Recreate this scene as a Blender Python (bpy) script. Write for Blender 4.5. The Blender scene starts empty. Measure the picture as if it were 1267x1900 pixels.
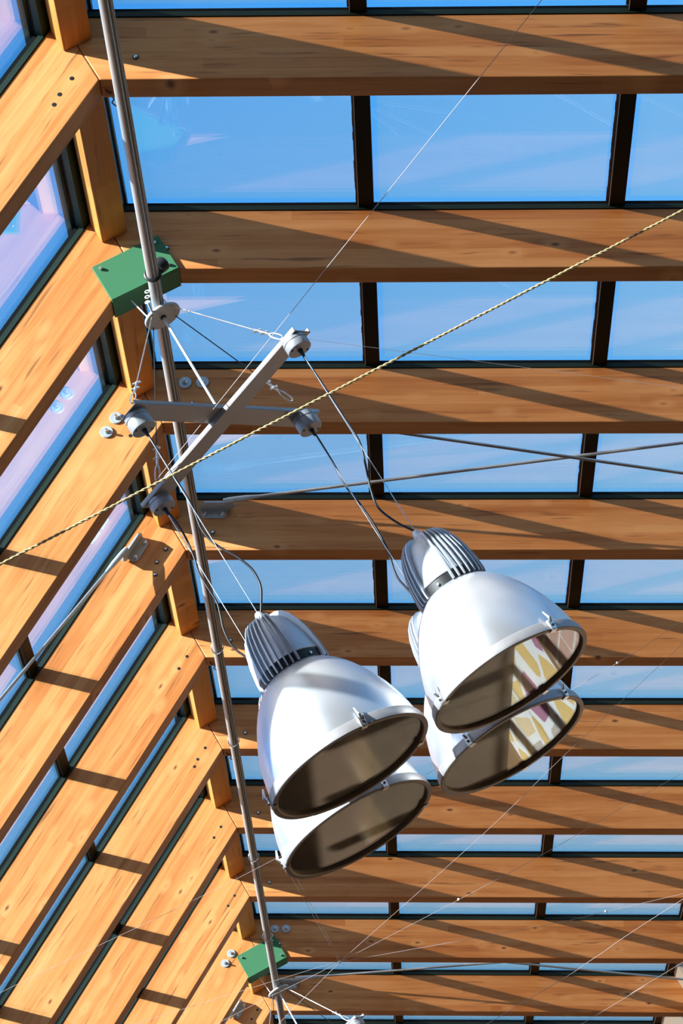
import bpy, bmesh, math, random
from mathutils import Vector, Matrix
random.seed(7)
S = 1.2                      # rafter spacing in metres
H0 = 6.9                     # height of the ridge's underside
AR, AL = math.radians(30.14), math.radians(30.80)
W = 0.0874                   # rafter width   (in rafter spacings)
D = 0.2165                   # rafter depth
col = bpy.context.scene.collection
scn = bpy.context.scene

def U(x, y, z): return Vector((x * S, y * S, z * S + H0))

# ------------------------------------------------------------------ materials
def new_mat(name):
    m = bpy.data.materials.new(name); m.use_nodes = True
    nt = m.node_tree; nt.nodes.clear()
    out = nt.nodes.new('ShaderNodeOutputMaterial')
    return m, nt, out
def N(nt, t, **kw):
    n = nt.nodes.new(t)
    for k, v in kw.items():
        if k in n.inputs: n.inputs[k].default_value = v
        else: setattr(n, k, v)
    return n
def math_node(nt, op, a, b=None, c=None, clamp=False):
    n = nt.nodes.new('ShaderNodeMath'); n.operation = op; n.use_clamp = clamp
    for i, v in enumerate((a, b, c)):
        if v is None: continue
        if isinstance(v, (int, float)): n.inputs[i].default_value = v
        else: nt.links.new(v, n.inputs[i])
    return n.outputs[0]
def mix_col(nt, fac, a, b):
    n = nt.nodes.new('ShaderNodeMix'); n.data_type = 'RGBA'
    for s, v in ((n.inputs[0], fac), (n.inputs[6], a), (n.inputs[7], b)):
        if isinstance(v, (int, float)): s.default_value = v
        elif isinstance(v, tuple): s.default_value = (*v, 1) if len(v) == 3 else v
        else: nt.links.new(v, s)
    return n.outputs[2]

def simple(name, color, rough=0.5, metal=0.0, noise=0.0, nscale=20.0, spec=0.5, stretch=(1, 1, 1), bump=0.0):
    m, nt, out = new_mat(name)
    p = N(nt, 'ShaderNodeBsdfPrincipled', Roughness=rough, Metallic=metal)
    p.inputs['Specular IOR Level'].default_value = spec
    p.inputs['Base Color'].default_value = (*color, 1)
    if noise or bump:
        tc = N(nt, 'ShaderNodeTexCoord'); mp = N(nt, 'ShaderNodeMapping'); mp.inputs['Scale'].default_value = stretch
        nt.links.new(tc.outputs['Object'], mp.inputs[0])
        nz = N(nt, 'ShaderNodeTexNoise', Scale=nscale, Detail=5.0)
        nt.links.new(mp.outputs[0], nz.inputs['Vector'])
        if noise:
            dk = tuple(c * (1 - noise) for c in color)
            lt = tuple(min(1, c * (1 + noise * .6)) for c in color)
            nt.links.new(mix_col(nt, nz.outputs[0], dk, lt), p.inputs['Base Color'])
            r = math_node(nt, 'MULTIPLY_ADD', nz.outputs[0], .25, rough - .12, clamp=True)
            nt.links.new(r, p.inputs['Roughness'])
        if bump:
            b = N(nt, 'ShaderNodeBump', Strength=bump, Distance=.004)
            nt.links.new(nz.outputs[0], b.inputs['Height']); nt.links.new(b.outputs[0], p.inputs['Normal'])
    nt.links.new(p.outputs[0], out.inputs[0])
    return m

def wood_mat(name, light, mid, dark, knot=(.12, .035, .012)):
    m, nt, out = new_mat(name); L = nt.links.new
    p = N(nt, 'ShaderNodeBsdfPrincipled', Roughness=.5); p.inputs['Specular IOR Level'].default_value = .35
    tc = N(nt, 'ShaderNodeTexCoord'); oi = N(nt, 'ShaderNodeObjectInfo')
    off = N(nt, 'ShaderNodeVectorMath', operation='ADD')
    sc = math_node(nt, 'MULTIPLY', oi.outputs['Random'], 37.0)
    cmb = N(nt, 'ShaderNodeCombineXYZ'); L(sc, cmb.inputs[0]); L(math_node(nt, 'MULTIPLY', sc, 1.7), cmb.inputs[1])
    L(tc.outputs['Object'], off.inputs[0]); L(cmb.outputs[0], off.inputs[1])
    def mapped(scale, warp=None):
        mp = N(nt, 'ShaderNodeMapping'); mp.inputs['Scale'].default_value = scale
        L(off.outputs[0] if warp is None else warp, mp.inputs[0]); return mp.outputs[0]
    # gentle warp so that the grain flows
    wn = N(nt, 'ShaderNodeTexNoise', Scale=1.0, Detail=2.0); L(mapped((1.3, 5, 5)), wn.inputs['Vector'])
    wv = N(nt, 'ShaderNodeVectorMath', operation='MULTIPLY_ADD')
    L(wn.outputs['Color'], wv.inputs[0]); wv.inputs[1].default_value = (0, .06, .06); L(off.outputs[0], wv.inputs[2])
    g1 = N(nt, 'ShaderNodeTexNoise', Scale=1.0, Detail=6.0, Roughness=.6); L(mapped((.9, 26, 26), wv.outputs[0]), g1.inputs['Vector'])
    g2 = N(nt, 'ShaderNodeTexNoise', Scale=1.0, Detail=3.0); L(mapped((3.0, 120, 120), wv.outputs[0]), g2.inputs['Vector'])
    big = N(nt, 'ShaderNodeTexNoise', Scale=1.0, Detail=3.0); L(mapped((2.2, 5, 5)), big.inputs['Vector'])
    # laminations
    sx = N(nt, 'ShaderNodeSeparateXYZ'); L(tc.outputs['Object'], sx.inputs[0])
    lam = math_node(nt, 'DIVIDE', sx.outputs[2], .0433)
    lid = math_node(nt, 'FLOOR', lam)
    seg = math_node(nt, 'FLOOR', math_node(nt, 'MULTIPLY_ADD', lid, .37, math_node(nt, 'MULTIPLY', math_node(nt, 'ADD', sx.outputs[0], sc), .55)))
    wh = N(nt, 'ShaderNodeTexWhiteNoise', noise_dimensions='3D')
    cv = N(nt, 'ShaderNodeCombineXYZ'); L(lid, cv.inputs[0]); L(sc, cv.inputs[1]); L(seg, cv.inputs[2]); L(cv.outputs[0], wh.inputs['Vector'])
    fr = math_node(nt, 'FRACT', lam)
    seam = math_node(nt, 'LESS_THAN', math_node(nt, 'MINIMUM', fr, math_node(nt, 'SUBTRACT', 1.0, fr)), .016)
    t = math_node(nt, 'MULTIPLY_ADD', g1.outputs[0], 1.5, -.30)
    t = math_node(nt, 'MULTIPLY_ADD', g2.outputs[0], .5, math_node(nt, 'SUBTRACT', t, .25))
    t = math_node(nt, 'MULTIPLY_ADD', wh.outputs[0], .45, math_node(nt, 'SUBTRACT', t, .2))
    t = math_node(nt, 'MULTIPLY_ADD', big.outputs[0], .7, math_node(nt, 'SUBTRACT', t, .35), clamp=True)
    ramp = N(nt, 'ShaderNodeValToRGB'); cr = ramp.color_ramp
    cr.elements[0].position = .0; cr.elements[0].color = (*dark, 1)
    cr.elements[1].position = 1.0; cr.elements[1].color = (*light, 1)
    e = cr.elements.new(.5); e.color = (*mid, 1)
    L(t, ramp.inputs[0])
    c = ramp.outputs[0]
    # fine dark checks along the grain
    ck = N(nt, 'ShaderNodeTexNoise', Scale=1.0, Detail=2.0); L(mapped((3.2, 60, 60), wv.outputs[0]), ck.inputs['Vector'])
    ckf = math_node(nt, 'MULTIPLY', math_node(nt, 'SUBTRACT', ck.outputs[0], .625, clamp=True), 9.0, clamp=True)
    c = mix_col(nt, math_node(nt, 'MULTIPLY', ckf, .75), c, (.22, .075, .02))
    c = mix_col(nt, math_node(nt, 'MULTIPLY', seam, .35), c, (.28, .10, .03))
    # knots: pale halo, dark ring and core
    vo = N(nt, 'ShaderNodeTexVoronoi', feature='F1', Randomness=1.0); vo.inputs['Scale'].default_value = 1.0
    L(mapped((5.0, 3.2, 11)), vo.inputs['Vector'])
    vs = N(nt, 'ShaderNodeSeparateXYZ'); L(vo.outputs['Color'], vs.inputs[0])
    gate = math_node(nt, 'GREATER_THAN', vs.outputs[0], .30)
    dist = math_node(nt, 'MULTIPLY_ADD', ck.outputs[0], .05, math_node(nt, 'SUBTRACT', vo.outputs['Distance'], .025))
    def disc(r0, r1):   # 1 inside r0, 0 outside r1
        mr = N(nt, 'ShaderNodeMapRange', clamp=True); mr.inputs[1].default_value = r0; mr.inputs[2].default_value = r1
        mr.inputs[3].default_value = 1; mr.inputs[4].default_value = 0; L(dist, mr.inputs[0]); return math_node(nt, 'MULTIPLY', mr.outputs[0], gate)
    c = mix_col(nt, math_node(nt, 'MULTIPLY', disc(.14, .34), .6), c, light)
    c = mix_col(nt, math_node(nt, 'MULTIPLY', disc(.08, .13), .6), c, (.40, .15, .04))
    c = mix_col(nt, math_node(nt, 'MULTIPLY', disc(.042, .085), .88), c, knot)
    L(c, p.inputs['Base Color'])
    b = N(nt, 'ShaderNodeBump', Strength=.12, Distance=.003); L(g1.outputs[0], b.inputs['Height']); L(b.outputs[0], p.inputs['Normal'])
    L(p.outputs[0], out.inputs[0])
    return m

def glass_mat(name, tint, dust, dust_col=(.75, .75, .78), f0=.05, power=2.8, streak=True, trans=.6):
    """one face of a double-glazed pane: see-through, mirror-like at grazing angles, filmed with dust"""
    m, nt, out = new_mat(name); L = nt.links.new
    g = N(nt, 'ShaderNodeNewGeometry')
    dp = N(nt, 'ShaderNodeVectorMath', operation='DOT_PRODUCT'); L(g.outputs['Normal'], dp.inputs[0]); L(g.outputs['Incoming'], dp.inputs[1])
    cosv = math_node(nt, 'ABSOLUTE', dp.outputs['Value'])
    f = math_node(nt, 'POWER', math_node(nt, 'SUBTRACT', 1.0, cosv, clamp=True), power)
    f = math_node(nt, 'MULTIPLY_ADD', f, 1 - f0, f0, clamp=True)
    tr = N(nt, 'ShaderNodeBsdfTransparent'); tr.inputs[0].default_value = (*tint, 1)
    gl = N(nt, 'ShaderNodeBsdfGlossy'); gl.inputs['Roughness'].default_value = .0; gl.inputs['Color'].default_value = (.95, .97, 1, 1)
    mx = N(nt, 'ShaderNodeMixShader'); L(f, mx.inputs[0]); L(tr.outputs[0], mx.inputs[1]); L(gl.outputs[0], mx.inputs[2])
    res = mx.outputs[0]
    if dust:
        df = N(nt, 'ShaderNodeBsdfDiffuse'); df.inputs[0].default_value = (*dust_col, 1)
        tl = N(nt, 'ShaderNodeBsdfTranslucent'); tl.inputs[0].default_value = (*dust_col, 1)
        dm = N(nt, 'ShaderNodeMixShader'); dm.inputs[0].default_value = trans; L(df.outputs[0], dm.inputs[1]); L(tl.outputs[0], dm.inputs[2])
        fac = dust
        if streak:
            tc = N(nt, 'ShaderNodeTexCoord'); mp = N(nt, 'ShaderNodeMapping'); mp.inputs['Scale'].default_value = (1.5, 9, 1)
            L(tc.outputs['Object'], mp.inputs[0])
            nz = N(nt, 'ShaderNodeTexNoise', Scale=1.2, Detail=5.0, Roughness=.65); L(mp.outputs[0], nz.inputs['Vector'])
            fac = math_node(nt, 'MULTIPLY', math_node(nt, 'MULTIPLY_ADD', nz.outputs[0], 1.6, .2, clamp=True), dust)
        m2 = N(nt, 'ShaderNodeMixShader')
        if isinstance(fac, float): m2.inputs[0].default_value = fac
        else: L(fac, m2.inputs[0])
        L(res, m2.inputs[1]); L(dm.outputs[0], m2.inputs[2]); res = m2.outputs[0]
    L(res, out.inputs[0])
    return m

def brick_mat(name):
    m, nt, out = new_mat(name); L = nt.links.new
    p = N(nt, 'ShaderNodeBsdfPrincipled', Roughness=.8)
    tc = N(nt, 'ShaderNodeTexCoord'); mp = N(nt, 'ShaderNodeMapping'); mp.inputs['Rotation'].default_value = (math.radians(90), 0, 0)
    L(tc.outputs['Object'], mp.inputs[0])
    br = N(nt, 'ShaderNodeTexBrick'); L(mp.outputs[0], br.inputs['Vector'])
    br.inputs['Color1'].default_value = (.52, .30, .22, 1); br.inputs['Color2'].default_value = (.60, .37, .28, 1); br.inputs['Mortar'].default_value = (.72, .62, .52, 1)
    br.inputs['Scale'].default_value = 1.0; br.inputs['Brick Width'].default_value = .8; br.inputs['Row Height'].default_value = .4; br.inputs['Mortar Size'].default_value = .02
    L(br.outputs[0], p.inputs['Base Color']); L(p.outputs[0], out.inputs[0])
    return m

M = {}
M['wood'] = wood_mat('spruce_glulam', (.76, .350, .118), (.65, .255, .070), (.47, .150, .031))
M['block'] = wood_mat('larch_block', (.72, .33, .07), (.62, .25, .045), (.45, .16, .025))
M['green'] = simple('green_paint', (.055, .185, .085), .5, 0, .12, 6, spec=.2)
M['frame'] = simple('dark_green_coated_aluminium', (.014, .030, .022), .5, 0, .2, 8, spec=.25)
M['mullion'] = simple('black_green_aluminium', (.0045, .006, .0035), .55, 0, .2, 8, spec=.12)
M['gasket'] = simple('black_rubber', (.003, .003, .004), .7, spec=.15)
M['sealant'] = simple('brown_sealant', (.16, .10, .085), .8, 0, .5, 60)
M['glass_r'] = glass_mat('filmed_glass', (1.0, .95, .88), .03, (.75, .75, .75))
M['glass_l'] = glass_mat('dusty_glass', (.94, .985, 1.0), .008, (.70, .76, .86))
M['glass_c'] = glass_mat('clean_glass_edge', (.84, .93, .93), 0)
M['galv'] = simple('galvanised_steel', (.54, .56, .55), .42, .4, .3, 14, stretch=(1, .15, 1))
M['alu'] = simple('spun_aluminium', (.80, .81, .83), .33, .78, .05, 5)
M['alu_cast'] = simple('cast_aluminium', (.68, .72, .77), .40, .5, .12, 25)
M['reflector'] = simple('anodised_reflector', (.62, .63, .58), .14, 1.0, .06, 3)
M['rimgrey'] = simple('grey_rim', (.42, .40, .40), .45, .45, .1, 20)
M['black'] = simple('black_plastic', (.012, .012, .013), .45)
M['cable'] = simple('black_cable', (.008, .008, .010), .45)
M['channel'] = simple('aluminium_channel', (.38, .35, .34), .42, .6, .12, 10)
M['cap'] = simple('painted_cap', (.38, .385, .41), .4, .3, .08, 15)
M['steel'] = simple('bright_steel', (.74, .74, .74), .25, .9, .1, 30)
M['rod'] = simple('zinc_rod', (.50, .54, .56), .35, .8, .2, 20)
M['white'] = simple('white_enamel', (.85, .85, .86), .35)
M['plate'] = simple('light_grey_plate', (.50, .50, .49), .45, .3, .1, 20)
M['zinc'] = simple('zinc_bracket', (.50, .58, .63), .38, .35, .25, 30)
M['thread'] = simple('pale_thread', (.55, .46, .43), .6)
M['rope'] = simple('straw_rope', (.72, .56, .28), .6, 0, .15, 60)
M['concrete'] = simple('concrete_floor', (.13, .085, .05), .8, 0, .25, 1.2)
M['plaster'] = simple('cream_plaster', (.70, .62, .50), .85, 0, .05, 3)
M['brown'] = simple('brown_wall', (.30, .165, .075), .8, 0, .1, 2)
def mural_mat(name):
    """brown wall with a bare-brick and a painted stretch along its foot at the far end"""
    m, nt, out = new_mat(name); L = nt.links.new
    p = N(nt, 'ShaderNodeBsdfPrincipled', Roughness=.8)
    tc = N(nt, 'ShaderNodeTexCoord'); sx = N(nt, 'ShaderNodeSeparateXYZ'); L(tc.outputs['Object'], sx.inputs[0])
    cv = N(nt, 'ShaderNodeCombineXYZ'); L(sx.outputs[1], cv.inputs[0]); L(sx.outputs[2], cv.inputs[1])
    br = N(nt, 'ShaderNodeTexBrick'); L(cv.outputs[0], br.inputs['Vector'])
    br.inputs['Color1'].default_value = (.56, .33, .24, 1); br.inputs['Color2'].default_value = (.62, .39, .30, 1); br.inputs['Mortar'].default_value = (.78, .66, .56, 1)
    br.inputs['Scale'].default_value = 1.0; br.inputs['Brick Width'].default_value = .62; br.inputs['Row Height'].default_value = .2; br.inputs['Mortar Size'].default_value = .014
    ve = N(nt, 'ShaderNodeTexVoronoi', feature='DISTANCE_TO_EDGE'); ve.inputs['Scale'].default_value = 2.4; L(cv.outputs[0], ve.inputs['Vector'])
    vc = N(nt, 'ShaderNodeTexVoronoi', feature='F1'); vc.inputs['Scale'].default_value = 2.4; L(cv.outputs[0], vc.inputs['Vector'])
    vs_ = N(nt, 'ShaderNodeSeparateXYZ'); L(vc.outputs['Color'], vs_.inputs[0])
    rp = N(nt, 'ShaderNodeValToRGB'); rp.color_ramp.interpolation = 'CONSTANT'; cr = rp.color_ramp
    cr.elements[0].position = 0; cr.elements[0].color = (.80, .55, .20, 1); cr.elements[1].position = .4; cr.elements[1].color = (.80, .62, .36, 1)
    e = cr.elements.new(.65); e.color = (.45, .20, .30, 1); e = cr.elements.new(.82); e.color = (.55, .48, .40, 1)
    L(vs_.outputs[0], rp.inputs[0])
    ed = math_node(nt, 'LESS_THAN', ve.outputs['Distance'], .085)
    mc = mix_col(nt, ed, rp.outputs[0], (.88, .87, .84))
    low = math_node(nt, 'LESS_THAN', sx.outputs[2], 1.6)
    def band(a, b): return math_node(nt, 'MULTIPLY', low, math_node(nt, 'MULTIPLY', math_node(nt, 'GREATER_THAN', sx.outputs[1], a), math_node(nt, 'LESS_THAN', sx.outputs[1], b)))
    c = mix_col(nt, band(8.0, 12.35), (.30, .165, .075), br.outputs[0])
    c = mix_col(nt, band(12.45, 15.2), c, mc)
    L(c, p.inputs['Base Color']); L(p.outputs[0], out.inputs[0])
    return m
M['mural'] = mural_mat('painted_brick_wall')
M['brick'] = brick_mat('pink_brick')
M['lampglass'] = glass_mat('lamp_cover_glass', (.98, .99, .98), 0, f0=.03, power=5.0)

# ------------------------------------------------------------------ mesh builder
class MB:
    def __init__(s): s.v = []; s.f = []; s.m = []; s.sm = []
    def add(s, verts, faces, mi=0, smooth=False):
        o = len(s.v); s.v += [Vector(v) for v in verts]
        for f in faces: s.f.append([i + o for i in f]); s.m.append(mi); s.sm.append(smooth)
        return s
    def hexa(s, p, mi=0):      # p: 8 corners, bottom ring then top ring
        return s.add(p, [(3, 2, 1, 0), (4, 5, 6, 7), (0, 1, 5, 4), (1, 2, 6, 5), (2, 3, 7, 6), (3, 0, 4, 7)], mi)
    def box(s, lo, hi, X=None, mi=0):
        (a, b, c), (d, e, f) = lo, hi
        p = [Vector(q) for q in ((a, b, c), (d, b, c), (d, e, c), (a, e, c), (a, b, f), (d, b, f), (d, e, f), (a, e, f))]
        if X is not None: p = [X @ q for q in p]
        return s.hexa(p, mi)
    def bevbox(s, p8, bev, mi=0, segs=2):
        bm = bmesh.new(); vs = [bm.verts.new(q) for q in p8]
        for f in [(3, 2, 1, 0), (4, 5, 6, 7), (0, 1, 5, 4), (1, 2, 6, 5), (2, 3, 7, 6), (3, 0, 4, 7)]: bm.faces.new([vs[i] for i in f])
        bmesh.ops.recalc_face_normals(bm, faces=bm.faces)
        bmesh.ops.bevel(bm, geom=list(bm.edges), offset=bev, segments=segs, affect='EDGES', profile=.5)
        bm.verts.index_update()
        s.add([v.co.copy() for v in bm.verts], [[v.index for v in f.verts] for f in bm.faces], mi); bm.free()
        return s
    def tube(s, pts, r, n=8, mi=0, caps=True, closed=False):
        pts = [Vector(p) for p in pts]; rs = r if isinstance(r, (list, tuple)) else [r] * len(pts)
        ref = None; rings = []
        K = len(pts)
        for i, p in enumerate(pts):
            if closed: t = pts[(i + 1) % K] - pts[i - 1]
            else: t = pts[min(i + 1, K - 1)] - pts[max(i - 1, 0)]
            t.normalize()
            if ref is None:
                ref = t.orthogonal().normalized()
            ref = (ref - t * ref.dot(t)).normalized(); bi = t.cross(ref)
            rings.append([p + rs[i] * (ref * math.cos(2 * math.pi * k / n) + bi * math.sin(2 * math.pi * k / n)) for k in range(n)])
        v = [q for rg in rings for q in rg]; f = []
        for i in range(K if closed else K - 1):
            j = (i + 1) % K
            for k in range(n): f.append((i * n + k, i * n + (k + 1) % n, j * n + (k + 1) % n, j * n + k))
        if caps and not closed: f.append(tuple(range(n))[::-1]); f.append(tuple((K - 1) * n + k for k in range(n)))
        return s.add(v, f, mi, True)
    def lathe(s, prof, base, axis=(0, 0, 1), n=48, mi=0, closed=False, smooth=True):
        """prof: (r, h) pairs along axis from base; closed joins last to first"""
        ax = Vector(axis).normalized(); a = ax.orthogonal().normalized(); b = ax.cross(a); base = Vector(base)
        if abs(ax.z) > .999: a, b = Vector((1, 0, 0)), Vector((0, 1, 0)) * (1 if ax.z > 0 else -1)
        v = []; f = []
        for r, h in prof:
            for k in range(n):
                t = 2 * math.pi * k / n
                v.append(base + ax * h + (a * math.cos(t) + b * math.sin(t)) * max(r, 1e-5))
        K = len(prof)
        for i in range(K if closed else K - 1):
            j = (i + 1) % K
            for k in range(n): f.append((i * n + k, i * n + (k + 1) % n, j * n + (k + 1) % n, j * n + k))
        if not closed:
            f.append(tuple(range(n))[::-1]); f.append(tuple((K - 1) * n + k for k in range(n)))
        return s.add(v, f, mi, smooth)
    def ball(s, c, r, n=10, mi=0):
        return s.lathe([(r * math.sin(math.pi * i / 8), -r * math.cos(math.pi * i / 8)) for i in range(9)], c, n=n, mi=mi)
    def build(s, name, mats, parent=None, X=None):
        """verts are in world space unless X is None and parent is None"""
        X = X or Matrix.Identity(4); inv = X.inverted()
        me = bpy.data.meshes.new(name); me.from_pydata([inv @ v for v in s.v], [], s.f)
        for k in (mats if isinstance(mats, (list, tuple)) else [mats]): me.materials.append(k)
        for p, mi, sm in zip(me.polygons, s.m, s.sm): p.material_index = mi; p.use_smooth = sm
        bm = bmesh.new(); bm.from_mesh(me); bmesh.ops.recalc_face_normals(bm, faces=bm.faces); bm.to_mesh(me); bm.free()
        if any(s.sm): me.set_sharp_from_angle(angle=math.radians(38))
        me.update()
        o = bpy.data.objects.new(name, me); col.objects.link(o)
        if parent: o.parent = parent
        else: o.matrix_basis = X
        return o

def tag(o, label=None, cat=None, group=None, kind=None):
    if label: o['label'] = label
    if cat: o['category'] = cat
    if group: o['group'] = group
    if kind: o['kind'] = kind
    return o
def empty(name, loc, **kw):
    o = bpy.data.objects.new(name, None); o.empty_display_size = .05; o.location = loc; col.objects.link(o)
    return tag(o, **kw), Matrix.Translation(loc)
def smooth_path(P, sub=6):
    P = [Vector(p) for p in P]; out = []
    for i in range(len(P) - 1):
        p0, p1, p2, p3 = P[max(i - 1, 0)], P[i], P[i + 1], P[min(i + 2, len(P) - 1)]
        for k in range(sub):
            t = k / sub
            out.append(.5 * ((2 * p1) + (p2 - p0) * t + (2 * p0 - 5 * p1 + 4 * p2 - p3) * t * t + (3 * p1 - p0 - 3 * p2 + p3) * t ** 3))
    out.append(P[-1]); return out

def slope(side, y=0.0):
    """frame whose x runs down the slope from the ridge, z out of the roof, at rafter number y"""
    a = AR if side == 'R' else AL; c, s_ = math.cos(a), math.sin(a)
    if side == 'R': R = Matrix(((c, 0, s_), (0, 1, 0), (-s_, 0, c)))
    else: R = Matrix(((-c, 0, -s_), (0, -1, 0), (-s_, 0, c)))
    return Matrix.Translation(U(0, y, 0)) @ R.to_4x4()
def SL(side, x, y, z):       # a point by (along slope, y from origin, height above soffit plane), in spacings
    return slope(side, 0) @ Vector((x * S, (y if side == 'R' else -y) * S, z * S))

# ------------------------------------------------------------------ rafters
ORD = ['topmost', 'second', 'third', 'fourth', 'fifth', 'sixth', 'seventh', 'eighth', 'ninth', 'tenth', 'eleventh']
RL = ['pale knotty right-hand rafter nearest the camera, topmost beam at right of the photo',
      'right-hand rafter whose ridge end is hidden by the nearer green saddle box',
      'right-hand rafter with two big washers near the ridge, behind the crossed lamp arms',
      'right-hand rafter carrying the steel brace bracket just below the crossed lamp arms',
      'fifth right-hand rafter from the top, behind the tops of the pendant lamps',
      'sixth right-hand rafter from the top, behind the domes of the pendant lamps',
      'seventh right-hand rafter from the top, at the level of the lamps\' lower rims',
      'eighth right-hand rafter from the top, just touched by the lowest lamp rim',
      'right-hand rafter with two washers beside the far green saddle box',
      'right-hand rafter with a small bracket just below the far lamp plate',
      'last right-hand rafter, cut off by the bottom edge of the photo']
LL = ['broad left-hand rafter nearest the camera at the upper left corner, with bolt holes',
      'left-hand rafter whose ridge end is hidden by the nearer green saddle box',
      'left-hand rafter with two round washers beside the left end cap of the lamp arms',
      'sunlit left-hand rafter carrying a steel bracket that throws a dark shadow',
      'fifth left-hand rafter from the top, starting just below the bracket rafter',
      'sixth left-hand rafter from the top, its ridge end left of the front lamp dome',
      'seventh left-hand rafter from the top, its ridge end level with the lamps\' rims',
      'eighth left-hand rafter from the top, the last before the far washers',
      'left-hand rafter with two washers beside the far green saddle box',
      'left-hand rafter with a small bracket below the far green saddle box',
      'last left-hand rafter at the bottom edge of the photo, mostly out of frame']
LEN = 3.30
def add_bolt(parent, X, side, px, pz, r=.0062, hole=False):
    mb = MB(); sg = -1 if side == 'R' else 1
    c = Vector((px * S, 0, pz * S)); ax = (0, sg, 0)
    if hole:
        mb.lathe([(r * S * 1.1, -.002), (r * S * 1.1, .0008), (r * S * .6, .0012)], X @ c, X.to_3x3() @ Vector(ax), 12)
        return mb.build('bolt', M['black'], parent, X)
    mb.lathe([(r * S * 1.5, -.002), (r * S * 1.5, .0015)], X @ c, X.to_3x3() @ Vector(ax), 14, mi=1)
    mb.lathe([(r * S, .0), (r * S, .006), (r * S * .6, .009)], X @ c, X.to_3x3() @ Vector(ax), 10)
    return mb.build('bolt', [M['steel'], M['black']], parent, X)
def add_washer(parent, X, side, px, pz):
    sg = -1 if side == 'R' else 1; ax = X.to_3x3() @ Vector((0, sg, 0)); c = X @ Vector((px * S, 0, pz * S))
    w = MB().lathe([(.0225 * S, -.002), (.0225 * S, .007), (.021 * S, .009), (.008 * S, .009)], c, ax, 28).build('washer', M['zinc'], parent, X)
    MB().lathe([(.0085 * S, .008), (.0085 * S, .017), (.005 * S, .018), (.0045 * S, .032), (.003 * S, .034)], c, ax, 6).build('nut', M['steel'], w, X)
rafters = {}
def to_local(side, x, z):
    a = AR if side == 'R' else AL; c, s_ = math.cos(a), math.sin(a); sx = x if side == 'R' else -x
    return sx * c - z * s_, sx * s_ + z * c
for side in 'RL':
    a = AR if side == 'R' else AL; ta = math.tan(a)
    for i in range(11):
        X = slope(side, i); g = .0012
        y0, y1 = (0, W * S) if side == 'R' else (-W * S, 0)
        p = []
        for z in (0, D * S):
            xr = -z * ta + g
            p += [(xr, y0, z), (LEN * S, y0, z), (LEN * S, y1, z), (xr, y1, z)]
        o = MB().bevbox([X @ Vector(q) for q in p], .004).build('rafter', M['wood'], None, X)
        tag(o, (RL if side == 'R' else LL)[i], 'roof beam', 'timber rafters of the right slope' if side == 'R' else 'timber rafters of the left slope')
        rafters[side, i] = o
        if i < 10:
            if side == 'R':
                if i not in (9,): add_bolt(o, X, 'R', *to_local('R', .1245, .0165))
            else:
                if i not in (1, 8):
                    add_bolt(o, X, 'L', *to_local('L', -.065, .043), hole=i not in (3,))
                    add_bolt(o, X, 'L', *to_local('L', -.1195, .0115), hole=i not in (3,))
                if i in (0, 5, 3): add_bolt(o, X, 'L', *to_local('L', -.1485, -.012 if i != 3 else -.032), hole=i != 3)
        if i in (2, 8):
            for q in ([(.1425, .1005), (.1955, .0715)] if side == 'R' else [(-.131, .0965), (-.185, .064)]): add_washer(o, X, side, *to_local(side, *q))

# ------------------------------------------------------------------ ridge blocks
BL = ['ridge block at the very top left corner of the photo, nearest the camera',
      'ridge block running up to the nearer green saddle box',
      'ridge block just below the nearer green saddle box, behind the round lamp plate',
      'ridge block behind the lower left end of the crossed lamp arms',
      'ridge block beside the left-hand bracket, its end at the fifth rafter pair',
      'ridge block left of the pole, level with the front left lamp\'s fins',
      'ridge block left of the pole, level with the front left dome\'s middle',
      'ridge block left of the pole, level with the lowest lamp\'s rim',
      'ridge block running down to the far green saddle box',
      'ridge block just below the far green saddle box',
      'last ridge block, at the bottom edge of the photo']
for k, b in enumerate(range(-1, 10)):
    ya, yb = (b + W + .001 if b >= 0 else -.93), b + 1 - .001
    x0, x1, z0, z1 = -.0425, .0475, .1365, .2195
    p8 = [U(x0, ya, z0), U(x1, ya, z0), U(x1, yb, z0), U(x0, yb, z0), U(x0, ya, z1), U(x1, ya, z1), U(x1, yb, z1), U(x0, yb, z1)]
    # local x runs along the ridge so that the grain does too
    X = Matrix.Translation(U(.0025, (ya + yb) / 2, z0)) @ Matrix(((0, -1, 0), (1, 0, 0), (0, 0, 1))).to_4x4()
    o = MB().bevbox(p8, .003).build('ridge_block', M['block'], None, X)
    tag(o, BL[k], 'timber block', 'ridge blocks between the rafter pairs')

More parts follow.
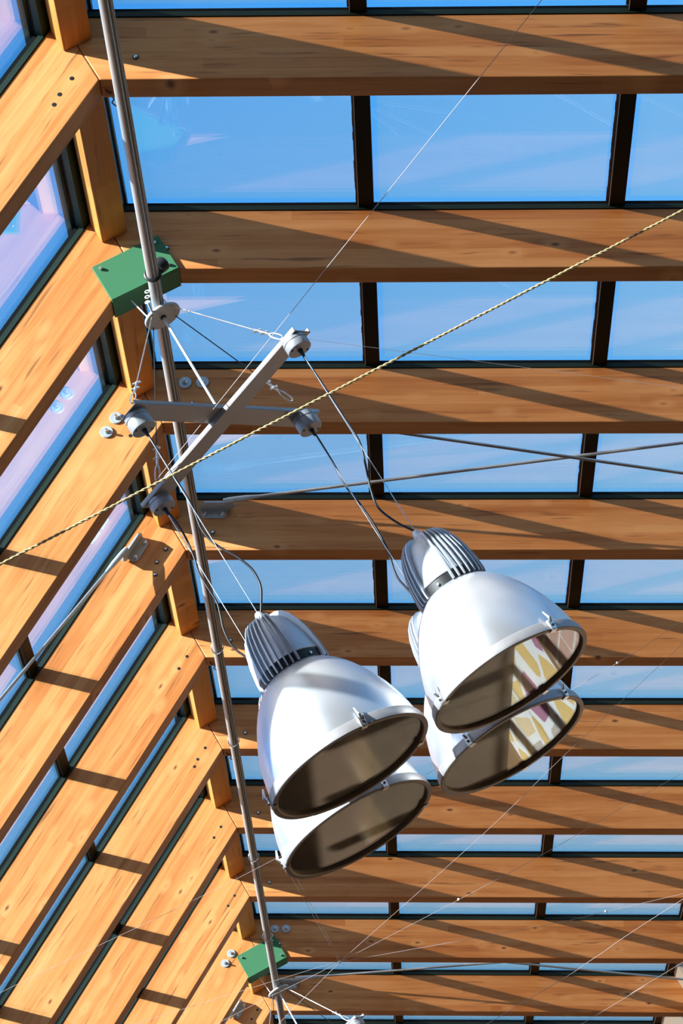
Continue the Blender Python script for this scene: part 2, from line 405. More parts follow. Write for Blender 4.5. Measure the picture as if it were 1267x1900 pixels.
# ------------------------------------------------------------------ glazing (setting)
MULS = {'R': [.0, .727, 1.5195, 2.304, 3.09], 'L': [.0, .710, 1.502, 2.292, 3.09]}; wn = 0
RG = {'R': (-.141, -.045), 'L': (-.146, -.048)}      # ridge rail, from the peak to the first pane
for side in 'RL':
    for b in range(-1, 10):
        wn += 1; MUL = MULS[side]; g0, g1 = RG[side]
        root, X = empty('window_%d' % wn, SL(side, 1.2, b + .5, D), kind='structure')
        lo = b + W / 2; hi = b + 1 + W / 2
        # window root frame follows the slope so that its texture does too
        R = slope(side, 0); R.translation = SL(side, 1.2, b + .5, D); root.matrix_basis = R; X = R
        def sbox(mb, x0, x1, y0, y1, z0, z1, mi=0, bev=0):
            p = [SL(side, x, y, z) for z in (z0, z1) for x, y in ((x0, y0), (x1, y0), (x1, y1), (x0, y1))]
            return mb.bevbox(p, bev, mi, 1) if bev else mb.hexa(p, mi)
        fr = MB(); e = .0006
        for (y0, y1, t0, t1) in ((lo, b + W + .004, lo, b + W - .006), (b + 1 - .004, hi, b + 1 + .006, hi)):
            sbox(fr, g1, LEN, y0, y1, D + e, D + .017)
            sbox(fr, g1, LEN, t0, t1, D + .017, D + .034, 1)
        sbox(fr, g0, g1, lo, hi, D + .004, D + .030)
        sbox(fr, g1 - .012, g1 + .002, lo, hi, D + .030, D + .034, 1)
        fr.build('frame', [M['frame'], M['gasket']], root, X)
        for k in (1, 2, 3):
            mb = MB(); m = MUL[k]; h = .0245
            sbox(mb, m - h, m + h, b + W - .004, b + 1 + .004, D + .010, D + .034, 0)
            sbox(mb, m - h * .8, m + h * .8, lo, hi, D + .0415, D + .048, 0)
            if side == 'R':
                rng = random.Random(wn * 10 + k); ys = [b + W + (1 - W) * t / 24 for t in range(25)]
                for q in range(24):
                    sbox(mb, m - h - .008 - .002 * rng.random(), m - h + .001, ys[q], ys[q + 1], D + .030, D + .0345, 1)
                sbox(mb, m - h - .0012, m - h + .0012, b + W, b + 1, D + .0085, D + .0105, 2)  # highlight on the bar's lower edge, painted as a pale strip
            else:
                sbox(mb, m + h, m + h + .006, b + W, b + 1, D + .024, D + .034, 1)
            mb.build('mullion', [M['mullion'], M['sealant'] if side == 'R' else M['frame'], M['plate']], root, X)
        xs = [g1 - .014] + MUL[1:]
        for k in range(4):
            x0, x1 = xs[k] + .0015, xs[k + 1] - .0015; bw = .030
            ex = .040 if k else .032
            gx = [x0, x0 + ex, x1 - ex, x1]; gy = [lo + .001, b + W + .016, b + 1 - .015, hi - .001]
            mb = MB(); V = []
            for z in (D + .0342, D + .0412):
                for yy in gy:
                    for xx in gx: V.append(SL(side, xx, yy, z))
            F = []; mi = []
            for t in (0, 16):
                for r_ in range(3):
                    for c_ in range(3):
                        q = t + r_ * 4 + c_; F.append((q, q + 1, q + 5, q + 4)); mi.append(0 if (r_ == 1 and c_ == 1) else 1)
            for q0, q1 in ((0, 1), (1, 2), (2, 3), (12, 13), (13, 14), (14, 15), (0, 4), (4, 8), (8, 12), (3, 7), (7, 11), (11, 15)):
                F.append((q0, q1, q1 + 16, q0 + 16)); mi.append(2)
            o_ = len(mb.v); mb.add(V, F)
            mb.m = mi
            mb.build('pane', [M['glass_r'] if side == 'R' else M['glass_l'], M['glass_c'], M['gasket']], root, X)
# ridge capping over the glass
cap = MB()
for side in 'RL':
    p = [SL(side, x, y, z) for z in (D + .042, D + .064) for x, y in ((-.155, -1.0), (-.038, -1.0), (-.038, 10.1), (-.155, 10.1))]
    cap.hexa(p)
tag(cap.build('trim_1', M['mullion']), kind='structure')

# ------------------------------------------------------------------ room shell (setting)
def struct(name, lo, hi, m):
    return tag(MB().box(U(*lo), U(*hi)).build(name, m), kind='structure')
FZ = -H0 / S
struct('floor', (-2.96, -9.2, FZ - .1), (2.96, 26.1, FZ), M['concrete'])
EZ = -1.69
def blocker_roof(name, ya, yb):      # opaque roof at the same pitch, added out of view to block light
    mb = MB()
    for side in 'RL':
        ta = math.tan(AR if side == 'R' else AL)
        mb.hexa([SL(side, x, y, z) for z in (D - .01, D + .05) for x, y in ((-z * ta, ya), (LEN + .12, ya), (LEN + .12, yb), (-z * ta, yb))])
    return tag(mb.build(name, M['brown']), kind='structure')
blocker_roof('light_block_ceiling', -9.2, -1.0)  # unseen opaque stretch added to cut sky light and darken the fill
struct('wall_left', (-3.08, -9.2, FZ), (-2.90, 26.1, EZ), M['brown'])
struct('wall_right', (2.90, -9.2, FZ), (3.08, 26.1, EZ), M['mural'])
struct('wall_far', (-2.90, 26.0, FZ), (2.90, 26.1, -1.5), M['brown'])
blocker_roof('light_block_ceiling', 11.12, 26.1)  # added out of view so the sun misses the far hall
struct('wall_near', (-2.90, -9.25, FZ), (2.90, -9.1, -1.2), M['brick'])
# cream wall that meets the right slope at the far end
mb = MB()
z_at = lambda x: (D + .030) / math.cos(AR) - x * math.tan(AR)
x0, x1, y0, y1 = 2.121, 2.86, 8.35, 9.0 - .002
for (ya, yb) in ((8.80, 8.998), (9.0 + W + .002, 9.996), (10.0 + W + .002, 11.08)):
    mb.hexa([U(x0, ya, -3.2), U(x1, ya, -3.2), U(x1, yb, -3.2), U(x0, yb, -3.2), U(x0, ya, z_at(x0) - .002), U(x1, ya, z_at(x1) - .002), U(x1, yb, z_at(x1) - .002), U(x0, yb, z_at(x0) - .002)])
tag(mb.build('wall_return', M['plaster']), kind='structure')

# ------------------------------------------------------------------ green saddle boxes
def saddle(i, label):
    root, X = empty('saddle_box', U(0, i, -.075), label=label, cat='metal box', group='green saddle boxes on the ridge')
    y0, y1 = i - .015, i + W + .006; mb = MB(); t = .006
    def bx(a, b): mb.bevbox([U(*q) for q in ((a[0], a[1], a[2]), (b[0], a[1], a[2]), (b[0], b[1], a[2]), (a[0], b[1], a[2]), (a[0], a[1], b[2]), (b[0], a[1], b[2]), (b[0], b[1], b[2]), (a[0], b[1], b[2]))], .0015, 0, 1)
    bx((-.115, y0, -.0745), (.1205, i - .002, .0655))
    bx((-.115, y1 - t, -.0745), (.1205, y1, .0655))
    bx((-.115, i - .002, -.0745), (.1205, y1 - t, -.068))
    mb.build('shell', M['green'], root, X)
    for (bx_, bz) in ((-.0935, .044), (.0975, .042), (.0975, -.050), (-.0935, -.050)):
        if (bx_ < 0 and bz < 0): continue
        b = MB(); c = U(bx_, y0, bz)
        b.lathe([(.0058 * S, -.001), (.0058 * S, .008), (.004 * S, .013), (.001, .0135)], c, (0, -1, 0), 12)
        b.build('bolt', M['steel'], root, X)
    return root
saddle(1, 'dark green steel saddle box on the ridge above the lamps, nearer of the two')
saddle(8, 'small far green steel saddle box on the ridge near the bottom of the photo')

# ------------------------------------------------------------------ lighting pole
PZ, PR = -.167, .0195
mb = MB(); n = 48; ring = []
for k in range(n):
    t = 2 * math.pi * k / n; r = PR
    d = math.degrees(t) % 360
    for c0, wd, dp in ((250, 12, .006), (283, 12, .007), (310, 12, .006), (336, 12, .006), (70, 12, .006), (110, 12, .006), (20, 12, .006), (160, 12, .006)):
        if abs((d - c0 + 180) % 360 - 180) < wd * .5: r -= dp
    ring.append((math.cos(t) * r, math.sin(t) * r))
V = []; F = []
ysx = [-1.0 + 12.05 * j / 12 for j in range(13)]
for y in ysx:
    for (a, b) in ring: V.append(U(a, y, PZ + b))
for j in range(12):
    for k in range(n): F.append((j * n + k, j * n + (k + 1) % n, (j + 1) * n + (k + 1) % n, (j + 1) * n + k))
F.append(tuple(range(n))); F.append(tuple(12 * n + k for k in range(n)))
root, X = empty('service_pole', U(0, 5, PZ - PR), label='long fluted galvanised steel pole running under the ridge from top to bottom', cat='pole')
mb.add(V, F, 0); mb.build('tube', M['galv'], root, X)
for y, w in ((3.58, .02), (4.55, .012), (6.0, .012), (7.2, .012)):
    c = MB(); c.tube([U(math.cos(t) * PR * 1.25, y + .01 * math.sin(2 * t), PZ + math.sin(t) * PR * 1.25) for t in [2 * math.pi * q / 20 for q in range(20)]], .0028, 6, closed=True)
    c.build('wire_tie', M['steel'], root, X)

# clamp between pole and nearer saddle box
root, X = empty('pole_clamp', U(0, .80, PZ), label='black clamp holding the pole in front of the nearer green saddle box', cat='clamp')
mb = MB()
mb.tube([U(math.cos(t) * PR * 1.2, .80, PZ + math.sin(t) * PR * 1.2) for t in [2 * math.pi * q / 24 for q in range(24)]], .006, 8, closed=True)
mb.build('band', M['black'], root, X)
MB().lathe([(.004, -.0), (.022 * S, .001), (.024 * S, .012), (.024 * S, .03), (.018 * S, .038)], U(.024, .80, PZ + .012), (.9, .1, .35), 18).build('knob', M['black'], root, X)
MB().tube(smooth_path([U(.03, .80, PZ + .02), U(.034, .87, PZ + .05), U(.03, .984, -.06)], 5), .007, 8).build('arm', M['black'], root, X)

# ------------------------------------------------------------------ crossed-arm light hangers
DZ = -.2
def hanger(dy, label, full=True):
    cy = 1.015 + dy
    root, X = empty('lamp_hanger', U(0, cy, -.617), label=label, cat='lamp hanger', group='crossed lamp hangers below the pole')
    C = Vector((-.002, cy - .012, DZ))
    mb = MB(); mb.lathe([(.0595 * S, 0), (.0605 * S, .002), (.0605 * S, .009), (.0595 * S, .011)], U(C.x, C.y, DZ), n=40)
    disc = mb.build('disc', M['plate'], root, X)
    MB().lathe([(.010 * S, -.006), (.010 * S, .001)], U(C.x, C.y, DZ), n=6).build('nut', M['black'], disc, X)
    # hub between disc and pole
    MB().lathe([(.012 * S, .010), (.012 * S, (PZ - PR - DZ) * S + .003)], U(C.x, C.y, DZ), n=16).build('hub', M['galv'], root, X)
    # central white rod down to the crossing
    MB().tube([U(C.x, C.y, DZ), U(-.006, cy + .005, -.592)], .0046 * S, 10).build('rod', M['white'], root, X)
    MB().lathe([(.020 * S, 0), (.026 * S, .003), (.026 * S, .008), (.010 * S, .012)], U(.004, cy + .004, -.596), n=24).build('rod_plate', M['plate'], root, X)
    def channel(z, ang, ln0, ln1):
        d = Vector((math.cos(ang), math.sin(ang), 0)); nrm = Vector((-d.y, d.x, 0)); hw, h, t = .0360, .0165, .0035; c = MB()
        cc = Vector((-.004, cy, 0))
        def bar(a0, a1, z0, z1):
            p = []
            for zz in (z0, z1):
                for l, a in ((ln0, a0), (ln1, a0), (ln1, a1), (ln0, a1)):
                    q = cc + d * l + nrm * a; p.append(U(q.x, q.y, zz))
            c.bevbox(p, .0012, 0, 1)
        bar(-hw, hw, z, z + t); bar(-hw, -hw + t, z + t, z + h); bar(hw - t, hw, z + t, z + h)
        return c.build('arm', M['channel'], root, X), d, nrm, cc
    A, dA, nA, cA = channel(-.617, math.radians(-45.8), -.42, .405)
    B, dB, nB, cB = channel(-.600, math.radians(45.0), -.415, .43)
    caps = {'FR': (.2464, .7500, -.617), 'FL': (-.2788, .7600, -.600), 'BR': (.2617, 1.2570, -.600), 'BL': (-.2635, 1.2880, -.617)}
    for k, (x, y, zt) in caps.items():
        zb = -.655; z_ = (zt - zb) * S
        cp = MB(); cp.lathe([(.0150 * S, -.001), (.0375 * S, 0), (.0385 * S, .002), (.0385 * S, z_ * .62), (.0365 * S, z_ * .64), (.0365 * S, z_ * .70), (.0385 * S, z_ * .72), (.0385 * S, z_ - .0005)], U(x, y + dy, zb), n=36)
        cpo = cp.build('end_cap', M['cap'], root, X)
        for t in (.6, 3.7):
            MB().lathe([(.0038 * S, -.0022), (.0038 * S, .001)], U(x + .030 * math.cos(t), y + dy + .030 * math.sin(t), zb), n=10).build('screw', M['black'], cpo, X)
        MB().lathe([(.0045 * S, -.03), (.0085 * S, -.002), (.0085 * S, .002)], U(x, y + dy, zb), n=12).build('gland', M['black'], cpo, X)
    # four stay cables from the disc to the arms
    for k, (px, py, dark) in {'a': (.2195, .7408, 0), 'b': (-.2515, 1.2205, 1), 'c': (-.277, .7175, 0), 'd': (.2395, 1.1665, 1)}.items():
        e = Vector((px, py + dy, -.598 if k in 'ab' else -.5815)); rim = Vector((C.x, C.y, DZ)); h = Vector((e.x - C.x, e.y - C.y, 0)).normalized()
        st = rim + h * .05; v = e - st
        st_, e_ = U(*st), U(*e)
        sc = MB(); sc.tube([st_, st_ + (e_ - st_) * .80], .0022, 8); so = sc.build('stay_cable', M['cable'] if dark else M['steel'], root, X)  # stays in shade get near-black material: their shade is put into the colour
        cl = MB(); p0 = st_ + (e_ - st_) * .78
        for q in (.0, .06): cl.ball(p0 + (e_ - st_) * q, .0065, 8); cl.tube([p0 + (e_ - st_) * q + Vector((-.014, .004, .004)), p0 + (e_ - st_) * q + Vector((.014, -.004, -.004))], .005, 8)
        cl.tube([p0 - (e_ - st_) * .02, p0 + (e_ - st_) * .1], .0045, 8)
        cl.build('wire_clamp', M['steel'], so, X)
        hk = MB(); a_ = st_ + (e_ - st_) * .88; u_ = (e_ - st_).normalized(); s_ = u_.cross(Vector((.2, .9, .3))).normalized()
        hk.tube(smooth_path([a_, a_ + u_ * .02 + s_ * .008, e_ - u_ * .012 + s_ * .008, e_, e_ - u_ * .012 - s_ * .008, a_ + u_ * .02 - s_ * .008, a_], 4), .0028, 6)
        hk.build('hook', M['steel'], so, X)
    # hangers from saddle box down to the disc
    for (ax_, bx_, m_) in ((-.055, -.045, 'white'), (.030, .030, 'cable')):
        MB().tube([U(ax_, cy - .012 + (.03 if full else .0), -.0755), U(bx_, C.y - .012, DZ + .008)], .0028, 8).build('hanger_wire', M[m_], root, X)
    if full:
        ch = MB()
        for q in range(3):
            cc = U(-.030 - .004 * q, .865 + .022 * q, PZ - .016 + .004 * (2 - q))
            ch.tube([cc + Vector((math.cos(t) * .0085, math.sin(t) * .006, math.sin(t) * .009)) for t in [2 * math.pi * w / 14 for w in range(14)]], .0022, 6, closed=True)
        ch.build('chain', M['white'], root, X)
        MB().tube(smooth_path([U(-.036, .91, PZ - .012), U(-.034, .945, PZ - .028), U(-.026, .97, DZ + .004), U(-.016, .985, DZ + .012)], 5), .0045, 8).build('cable_loop', M['white'], root, X)
    return root
hanger(0, 'crossed aluminium arms on a round plate, holding the four big lamps')
hanger(7.061, 'far lamp hanger with round plate at the bottom edge, only one arm tip showing', False)

# ------------------------------------------------------------------ pendant lamps
CABLE = {
 'FR': [(.251, .775, -.647), (.253, .774, -.784), (.253, .774, -.915), (.252, .775, -1.003), (.231, .779, -1.077), (.205, .785, -1.155), (.195, .787, -1.216), (.216, .783, -1.284), (.246, .776, -1.340)],
 'BR': [(.266, 1.262, -.647), (.269, 1.284, -.777), (.263, 1.285, -.867), (.270, 1.284, -.945), (.273, 1.283, -1.029), (.270, 1.284, -1.090), (.266, 1.285, -1.134), (.251, 1.288, -1.191), (.246, 1.289, -1.231), (.251, 1.288, -1.267), (.262, 1.286, -1.338)],
 'FL': [(-.276, .765, -.647), (-.275, .777, -.779), (-.274, .777, -.826), (-.272, .776, -.875), (-.273, .776, -.944), (-.284, .779, -1.020), (-.277, .777, -1.073), (-.260, .773, -1.116), (-.238, .768, -1.160), (-.222, .765, -1.211), (-.221, .765, -1.249), (-.227, .766, -1.279), (-.240, .769, -1.305), (-.266, .775, -1.349)],
 'BL': [(-.263, 1.287, -.648), (-.254, 1.285, -.724), (-.255, 1.286, -.788), (-.264, 1.288, -.855), (-.274, 1.290, -.902), (-.275, 1.290, -.968), (-.274, 1.290, -1.020), (-.286, 1.293, -1.068), (-.298, 1.295, -1.107), (-.303, 1.296, -1.159), (-.296, 1.295, -1.195), (-.284, 1.292, -1.230), (-.262, 1.287, -1.340)]}
CAPXY = {'FR': (.2464, .75), 'FL': (-.2788, .76), 'BR': (.2617, 1.257), 'BL': (-.2635, 1.288)}
LAMPS = {
 'FR': (.246, .776, -16.5, (-58.7, -154.2, 61), 'front right silver dome lamp, its smooth housing panel facing the camera'),
 'FL': (-.272, .776, 47.0, (-78.5, -176.6, 23.7), 'front left silver dome lamp with blue sky mirrored across its dome'),
 'BR': (.264, 1.285, -16.5, (-126.6, -43.9, 78), 'rear right dome lamp, lower rim peeking out below the front right dome'),
 'BL': (-.261, 1.287, 47.0, (-67.6, -175.5, 22.5), 'rear left dome lamp, lowest of the four, half hidden by the front left dome')}
RIM = -1.876
FACE = math.degrees(math.atan2(-.976, -.218))     # direction from lamp towards the viewer's side of the hall
DOME = [(.094, .312), (.101, .306), (.110, .2995), (.118, .291), (.129, .281), (.139, .270), (.1505, .256), (.161, .241), (.175, .218), (.1875, .194), (.1995, .169), (.2095, .145), (.219, .115), (.2275, .084), (.2325, .058), (.2360, .034), (.2372, .022)]
FIN = [(.022, .508), (.045, .506), (.066, .496), (.080, .478), (.093, .448), (.104, .406), (.1105, .358), (.1120, .322), (.1105, .306)]
BODY = [(.0035, .538), (.009, .536), (.0125, .529), (.0135, .518), (.019, .510), (.032, .502), (.052, .488), (.068, .466), (.083, .430), (.0935, .390), (.100, .350), (.102, .339), (.099, .337)]
def lamp(k):
    x, y, pan, clips, label = LAMPS[k]
    base = U(x, y, RIM)
    root, X = empty('pendant_lamp', base, label=label, cat='lamp', group='pendant dome lamps')
    sc = lambda pr: [(r * S, h * S) for r, h in pr]
    # suspension wire and power cable
    top = base + Vector((0, 0, .538 * S)); cx, cy = CAPXY[k]
    MB().tube([U(cx, cy, -.66), top + Vector((0, 0, -.004))], .0016, 8).build('suspension_wire', M['steel'], root, X)
    MB().tube(smooth_path([U(*q) for q in CABLE[k]], 6), .0042, 10).build('power_cable', M['cable'], root, X)
    # housing with three groups of fins
    hs = MB().lathe(sc(BODY), base, n=56).build('housing', M['alu_cast'], root, X)
    MB().lathe(sc([(.096, .338), (.0985, .336), (.0985, .309), (.093, .306), (.0, .306)][:4]), base, n=56).build('neck_ring', M['black'], root, X)
    MB().lathe([(.0045 * S, -.001), (.0045 * S, .003), (.002 * S, .004)], base + Vector((.0995 * S * math.cos(math.radians(FACE + pan)), .0995 * S * math.sin(math.radians(FACE + pan)), .319 * S)), (math.cos(math.radians(FACE + pan)), math.sin(math.radians(FACE + pan)), 0), 10).build('screw', M['steel'], root, X)
    for g in range(3):
        gc = FACE + pan + 60 + 120 * g
        for j in range(8):
            az = math.radians(gc + (j - 3.5) * 9.6); e = Vector((math.cos(az), math.sin(az), 0)); s_ = Vector((-e.y, e.x, 0))
            th = (.0030 if j in (0, 7) else .0022) * S; v = []; n_ = len(FIN)
            for sg in (-1, 1):
                for (r, h) in FIN: v.append(base + e * r * S + Vector((0, 0, h * S)) + s_ * sg * th * (.55 + .45 * min(1, r / .09)))
                for (r, h) in FIN: v.append(base + e * max(.012, r - (.034 if h > .33 else .016)) * S + Vector((0, 0, (h - (.012 if h > .49 else 0)) * S)) + s_ * sg * th * (.55 + .45 * min(1, r / .09)))
            f = []; T = 2 * n_
            for i in range(n_ - 1):
                f.append((i, i + 1, n_ + i + 1, n_ + i)); f.append((T + i, T + n_ + i, T + n_ + i + 1, T + i + 1))
                f.append((i, T + i, T + i + 1, i + 1)); f.append((n_ + i, n_ + i + 1, T + n_ + i + 1, T + n_ + i))
            f.append((0, n_, T + n_, T)); f.append((n_ - 1, T + n_ - 1, T + 2 * n_ - 1, 2 * n_ - 1))
            MB().add(v, f, 0).build('fin', M['alu_cast'], hs, X)
    # dome shell and polished reflector inside it
    th = .0028
    outer = DOME; inner = [(r - th, h - th * .8) for r, h in DOME][::-1]
    MB().lathe(sc(outer + inner), base, n=96, closed=True).build('dome', M['alu'], root, X)
    r1 = [(max(.03, r - th - .0015), h - th - .0012) for r, h in DOME]; r2 = [(r - .002, h - .0018) for r, h in r1][::-1]
    MB().lathe(sc([(.0, r1[0][1])] + r1 + r2 + [(.0, r2[-1][1])]), base, n=96).build('reflector', M['reflector'], root, X)
    rim = MB(); rim.lathe(sc([(.2375, .026), (.2415, .0245), (.2440, .020), (.2465, .004), (.2472, .000), (.2472, -.006), (.2455, -.008), (.2330, -.008), (.2300, -.005), (.2300, .004), (.2338, .006), (.2338, .020)]), base, n=96, closed=True)
    rim.build('rim', M['rimgrey'], root, X)
    MB().lathe(sc([(.0, .0010), (.2298, .0010), (.2298, .0032), (.0, .0032)]), base, n=96).build('cover_glass', M['lampglass'], root, X)
    for cdeg in clips:
        a = math.radians(cdeg); e = Vector((math.cos(a), math.sin(a), 0)); s_ = Vector((-e.y, e.x, 0)); c = MB()
        o = base + e * .2475 * S
        def pb(x0, x1, w0, z0, z1, bev=.001): c.bevbox([o + e * xx + s_ * ww + Vector((0, 0, zz)) for zz in (z0, z1) for xx, ww in ((x0, -w0), (x1, -w0), (x1, w0), (x0, w0))], bev, 0, 1)
        pb(-.006, .005, .011, -.011, .026); pb(-.02, .004, .012, -.013, -.0105)
        c.tube([o + e * .004 + Vector((0, 0, .018)), o + e * .010 + Vector((0, 0, .03)), o - e * .002 + Vector((0, 0, .062))], [.005, .006, .003], 8)
        co = c.build('clip', M['steel'], root, X)
        MB().lathe([(.0045, -.001), (.0045, .003), (.002, .004)], o + e * .0052 + Vector((0, 0, .004)), e, 8).build('screw', M['black'], co, X)
    return root
for k in LAMPS: lamp(k)

# ------------------------------------------------------------------ brace rods with brackets
def brace(side, p_ridge, p_eave, label, i=None):
    """p_*: (along, y, height) in slope coordinates; i = rafter whose near face carries the bracket"""
    a, b = SL(side, *p_ridge), SL(side, *p_eave); u = (b - a).normalized()
    root, X = empty('brace_rod', a, label=label, cat='brace rod', group='steel cross-brace rods under the glass')
    MB().tube([a + u * .16, b], .0074, 12).build('rod', M['rod'], root, X)
    MB().tube([a + u * .02, a + u * .05, a + u * .13, a + u * .19], [.010, .013, .013, .008], 12).build('turnbuckle', M['zinc'], root, X)
    if i is not None:
        Xs = slope(side, 0); y = i
        def q(x, yy, z): return SL(side, x, yy, z)
        x0, x1 = p_ridge[0] - .075, p_ridge[0] + .03
        pl = MB()
        # wall plate with clipped lower corners
        zt, zb = p_ridge[2] - .004, p_ridge[2] - .046; poly = [(x0, zt), (x1, zt), (x1, zb + .014), (x1 - .012, zb), (x0 + .012, zb), (x0, zb + .014)]
        v = [q(px, y - .0005, pz) for px, pz in poly] + [q(px, y - .0065, pz) for px, pz in poly]; n = 6
        pl.add(v, [tuple(range(n)), tuple(range(2 * n - 1, n - 1, -1))] + [(t, (t + 1) % n, n + (t + 1) % n, n + t) for t in range(n)])
        br = pl.build('bracket', M['zinc'], root, X)
        fl = MB(); d_ = .058
        poly = [(x0, 0), (x1 + .012, 0), (x1 + .030, d_ * .55), (x1 + .020, d_), (x0 + .018, d_), (x0, d_ * .6)]
        v = [q(px, y - .0065 - pd, zt) for px, pd in poly] + [q(px, y - .0065 - pd, zt - .007) for px, pd in poly]
        fl.add(v, [tuple(range(n)), tuple(range(2 * n - 1, n - 1, -1))] + [(t, (t + 1) % n, n + (t + 1) % n, n + t) for t in range(n)])
        fl.build('flange', M['zinc'], br, X)
        ax = Vector((0, -1, 0))
        for bx_ in (x0 + .018, x1 - .018):
            MB().lathe([(.0085 * S, -.001), (.0085 * S, .003), (.007 * S, .004), (.007 * S, .012), (.004 * S, .014)], q(bx_, y - .0065, (zt + zb) / 2 - .006), ax, 10).build('bolt', M['steel'], br, X)
        MB().lathe([(.006 * S, -.012), (.006 * S, .012)], q(p_ridge[0] - .01, y - .035, zt), Xs.to_3x3() @ Vector((0, 0, 1)), 10).build('pin', M['steel'], br, X)
    return root
brace('R', (.125, 2.945, .181), (3.1, 2.14, .175), 'brace rod from the bracket below the lamp arms, rising to the right', 3)
brace('R', (.15, 2.10, .125), (3.1, 2.985, .12), 'brace rod emerging from behind the washer rafter, sinking to the right')
brace('L', (.110, 2.945, .182), (3.1, 2.11, .175), 'brace rod running down left from the bracket with the dark shadow', 3)
brace('R', (.125, 8.945, .175), (3.1, 8.14, .175), 'far brace rod from beside the far lamp plate towards the cream wall', 9)
brace('R', (.15, 8.10, .125), (2.42, 8.775, .12), 'far brace rod crossing in front of the cream wall at the lower right')
brace('L', (.110, 8.945, .182), (3.1, 8.14, .175), 'far brace rod from the left bracket at the bottom edge of the photo', 9)

# ------------------------------------------------------------------ wires and rope
def wire(name, pts, label, r=.0007, m='thread', beads=(), cat='wire', group='thin wires strung across the hall'):
    P = [U(*p) for p in pts]
    root, X = empty(name, P[0], label=label, cat=cat, group=group)
    MB().tube(P if len(P) == 2 else smooth_path(P, 6), r, 6).build('strand', M[m], root, X)
    for b in beads: MB().ball(U(*b), .006, 8).build('bead', M['white'], root, X)
    return root
# twisted rope, horizontal across the hall in front of the lamp arms
root, X = empty('twisted_rope', U(-2.04, .044, -1.217), label='straw coloured twisted rope stretched diagonally across in front of the lamp arms', cat='rope')
a, b = U(-2.035, .044, -1.2174), U(2.005, .044, -1.1674); L_ = (b - a).length; u = (b - a).normalized(); n1 = u.orthogonal().normalized(); n2 = u.cross(n1)
for ph in (0, math.pi):
    T = int(L_ / .0062); P = []
    for k in range(T + 1):
        t = k * .0062 / .044 * 2 * math.pi + ph
        P.append(a + u * (L_ * k / T) + (n1 * math.cos(t) + n2 * math.sin(t)  ) * .0026)
    MB().tube(P, .0025, 5).build('strand', M['rope'], root, X)
wire('guy_wire', [(-.262, 1.222, -.592), (1.15, -.707, -.733)], 'white wire from the lamp arms\' lower left tip up to the top edge', m='thread', r=.0012)
wire('guy_wire', [(.235, .745, -.598), (1.535, 1.763, -.8925)], 'fine white wire sagging from the upper right arm tip across the third rafter', m='steel', r=.0007)
wire('guy_wire', [(-1.985, 3.04, -1.193), (-1.377, 3.04, -1.191), (-.271, 3.04, -1.24), (1.177, 3.04, -1.202), (1.482, 3.04, -1.175), (2.0, 3.045, -1.166)], 'wire crossing the left rafters and passing behind the lamps, with a white bead', beads=[(1.177, 3.04, -1.202)])
ND = (-.282, 3.04, -1.691)
wire('guy_wire', [(-2.895, 3.04, -1.76), (-1.4, 3.04, -1.668), (-.684, 3.04, -1.674), ND, (.532, 3.04, -1.706), (1.152, 3.04, -1.692), (2.895, 3.04, -1.70)], 'middle strand of the three wires fanning right from the knot at the bottom', beads=[ND, (.2, 3.04, -1.701)])
wire('guy_wire', [ND, (.404, 3.04, -1.532), (.818, 3.04, -1.417), (1.43, 3.04, -1.257), (1.93, 3.04, -1.1275)], 'wire rising steeply right from the knot at the bottom of the photo', r=.0007)
wire('guy_wire', [ND, (.396, 3.04, -1.93), (.634, 3.04, -2.002), (.903, 3.04, -2.081), (2.895, 3.04, -2.66)], 'wire running flat to the right from the knot at the bottom', r=.0007, beads=[(.63, 3.04, -2.0)])
wire('guy_wire', [ND, (-.522, 3.04, -1.763), (-2.895, 3.04, -2.47)], 'wire dropping left from the knot at the bottom, lowest of three', r=.0007)
wire('guy_wire', [ND, (-.491, 3.04, -1.641), (-2.15, 3.04, -1.288)], 'wire running flat to the left from the knot at the bottom', r=.0007)
wire('guy_wire', [(-.513, 1.209, -1.884), ND], 'twin wire from the rear left lamp to the knot, left strand', r=.0007)
wire('guy_wire', [(-.500, 1.205, -1.884), (-.276, 3.04, -1.691)], 'twin wire from the rear left lamp to the knot, right strand', r=.0007)
wire('guy_wire', [(-2.895, 3.04, -2.20), (.054, 3.04, -2.143), (.492, 3.04, -2.127), (.892, 3.04, -2.098), (2.895, 3.04, -2.00)], 'wire at the lower right rising towards the right edge of the photo', r=.0010)
wire('guy_wire', [(-2.895, 3.04, -2.38), (.341, 3.04, -2.307), (.692, 3.04, -2.296), (2.895, 3.04, -2.25)], 'short length of wire in the bottom right corner of the photo', r=.0007)

# ------------------------------------------------------------------ loose wire hooks by the ridge blocks
for i, lab in ((0, 'rusty wire hook dangling beside the topmost ridge joint'), (3, 'dark wire hook at the ridge joint below the left bracket'), (4, 'dark wire hook at the ridge joint left of the front lamp housing'), (5, 'dark wire hook at the ridge joint left of the front left dome')):
    root, X = empty('wire_hook', U(.012, i + W * .5, -.002), label=lab, cat='hook', group='wire hooks under the ridge joints')
    o = Vector((.012, i + W * .5, -.001))
    MB().tube(smooth_path([U(o.x, o.y, o.z), U(o.x + .002, o.y + .01, o.z - .016), U(o.x + .01, o.y + .02, o.z - .012), U(o.x + .006, o.y + .03, o.z - .004)], 5), .004, 6).build('eye', M['sealant'], root, X)
    MB().tube(smooth_path([U(o.x + .006, o.y + .03, o.z - .006), U(o.x + .016, o.y + .05, o.z - .014), U(o.x + .010, o.y + .07, o.z - .010), U(o.x + .022, o.y + .09, o.z - .020), U(o.x + .020, o.y + .11, o.z - .018), U(o.x + .03, o.y + .135, o.z - .03)], 5), .0026, 6).build('tail', M['sealant'], root, X)

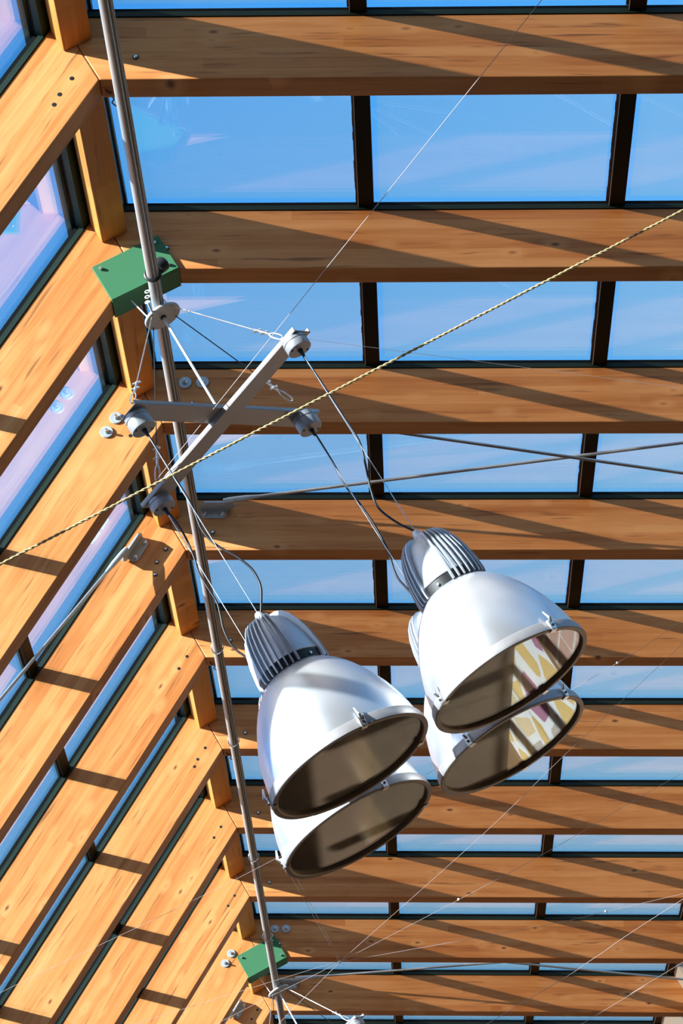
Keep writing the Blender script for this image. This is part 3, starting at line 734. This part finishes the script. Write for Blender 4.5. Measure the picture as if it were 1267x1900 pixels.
# ------------------------------------------------------------------ sun, sky, camera
sd = Vector((.644, .44, -.626)).normalized()
sun = bpy.data.lights.new('sun', 'SUN'); sun.energy = 15.0; sun.angle = math.radians(.55); sun.color = (1.0, .99, .98)
so = bpy.data.objects.new('sun', sun); so.rotation_euler = sd.to_track_quat('-Z', 'Y').to_euler(); so.location = U(-4, -6, 4); col.objects.link(so)

w = bpy.data.worlds.new('sky'); scn.world = w; w.use_nodes = True; nt = w.node_tree; nt.nodes.clear(); L = nt.links.new
out = N(nt, 'ShaderNodeOutputWorld'); bg = N(nt, 'ShaderNodeBackground')
tc = N(nt, 'ShaderNodeTexCoord'); sx = N(nt, 'ShaderNodeSeparateXYZ'); L(tc.outputs['Generated'], sx.inputs[0])
ramp = N(nt, 'ShaderNodeValToRGB'); cr = ramp.color_ramp
for e, (pos, c) in zip([cr.elements[0], cr.elements[1], cr.elements.new(.25), cr.elements.new(.55), cr.elements.new(.72)], [(0.0, (.50, .78, 1.1)), (1.0, (.03, .12, .38)), (.25, (.32, .78, 1.36)), (.55, (.085, .46, 1.20)), (.72, (.04, .18, .55))]):
    e.position = pos; e.color = (*c, 1)
L(sx.outputs[2], ramp.inputs[0])
mp = N(nt, 'ShaderNodeMapping'); mp.inputs['Scale'].default_value = (3, 3, 7); L(tc.outputs['Generated'], mp.inputs[0])
nz = N(nt, 'ShaderNodeTexNoise', Scale=1.6, Detail=6.0, Roughness=.55); L(mp.outputs[0], nz.inputs['Vector'])
cl = math_node(nt, 'MULTIPLY', math_node(nt, 'SUBTRACT', nz.outputs[0], .48, clamp=True), 1.1, clamp=True)
glow = N(nt, 'ShaderNodeVectorMath', operation='DOT_PRODUCT'); L(tc.outputs['Generated'], glow.inputs[0]); glow.inputs[1].default_value = tuple(-sd)
gl = math_node(nt, 'POWER', math_node(nt, 'MAXIMUM', glow.outputs['Value'], 0.0), 8.0)
hz = N(nt, 'ShaderNodeVectorMath', operation='SCALE'); hz.inputs[0].default_value = (1.3, 1.05, .85); L(gl, hz.inputs['Scale'])
ad = N(nt, 'ShaderNodeVectorMath', operation='ADD'); L(mix_col(nt, cl, ramp.outputs[0], (.46, .76, 1.2)), ad.inputs[0]); L(hz.outputs[0], ad.inputs[1])
L(ad.outputs[0], bg.inputs[0]); bg.inputs[1].default_value = 1.15
L(bg.outputs[0], out.inputs[0])

cam = bpy.data.cameras.new('camera'); co = bpy.data.objects.new('camera', cam); col.objects.link(co)
cam.sensor_fit = 'HORIZONTAL'; cam.sensor_width = 36; cam.lens = 36 * 5051.3 / 1267; cam.clip_start = .1; cam.clip_end = 200
r = Vector((.87132756, .03057785, -.48974818)); u = Vector((.44851596, -.45448781, .76959357)); f = Vector((.19905206, .89022796, .40972241))
Mx = Matrix((r, u, -f)).transposed().to_4x4(); Mx.translation = U(-1.47826, -6.25230, -4.41349)
co.matrix_basis = Mx; scn.camera = co

scn.render.engine = 'CYCLES'
cy = scn.cycles; cy.use_denoising = True; cy.max_bounces = 10; cy.diffuse_bounces = 5; cy.glossy_bounces = 5; cy.transparent_max_bounces = 24; cy.transmission_bounces = 6
cy.sample_clamp_indirect = 8.0; cy.caustics_reflective = False; cy.caustics_refractive = False
vs = scn.view_settings; scn.display_settings.display_device = 'sRGB'
vs.view_transform = 'Standard'; vs.look = 'None'; vs.exposure = 0.0; vs.gamma = 1.0; vs.use_curve_mapping = False
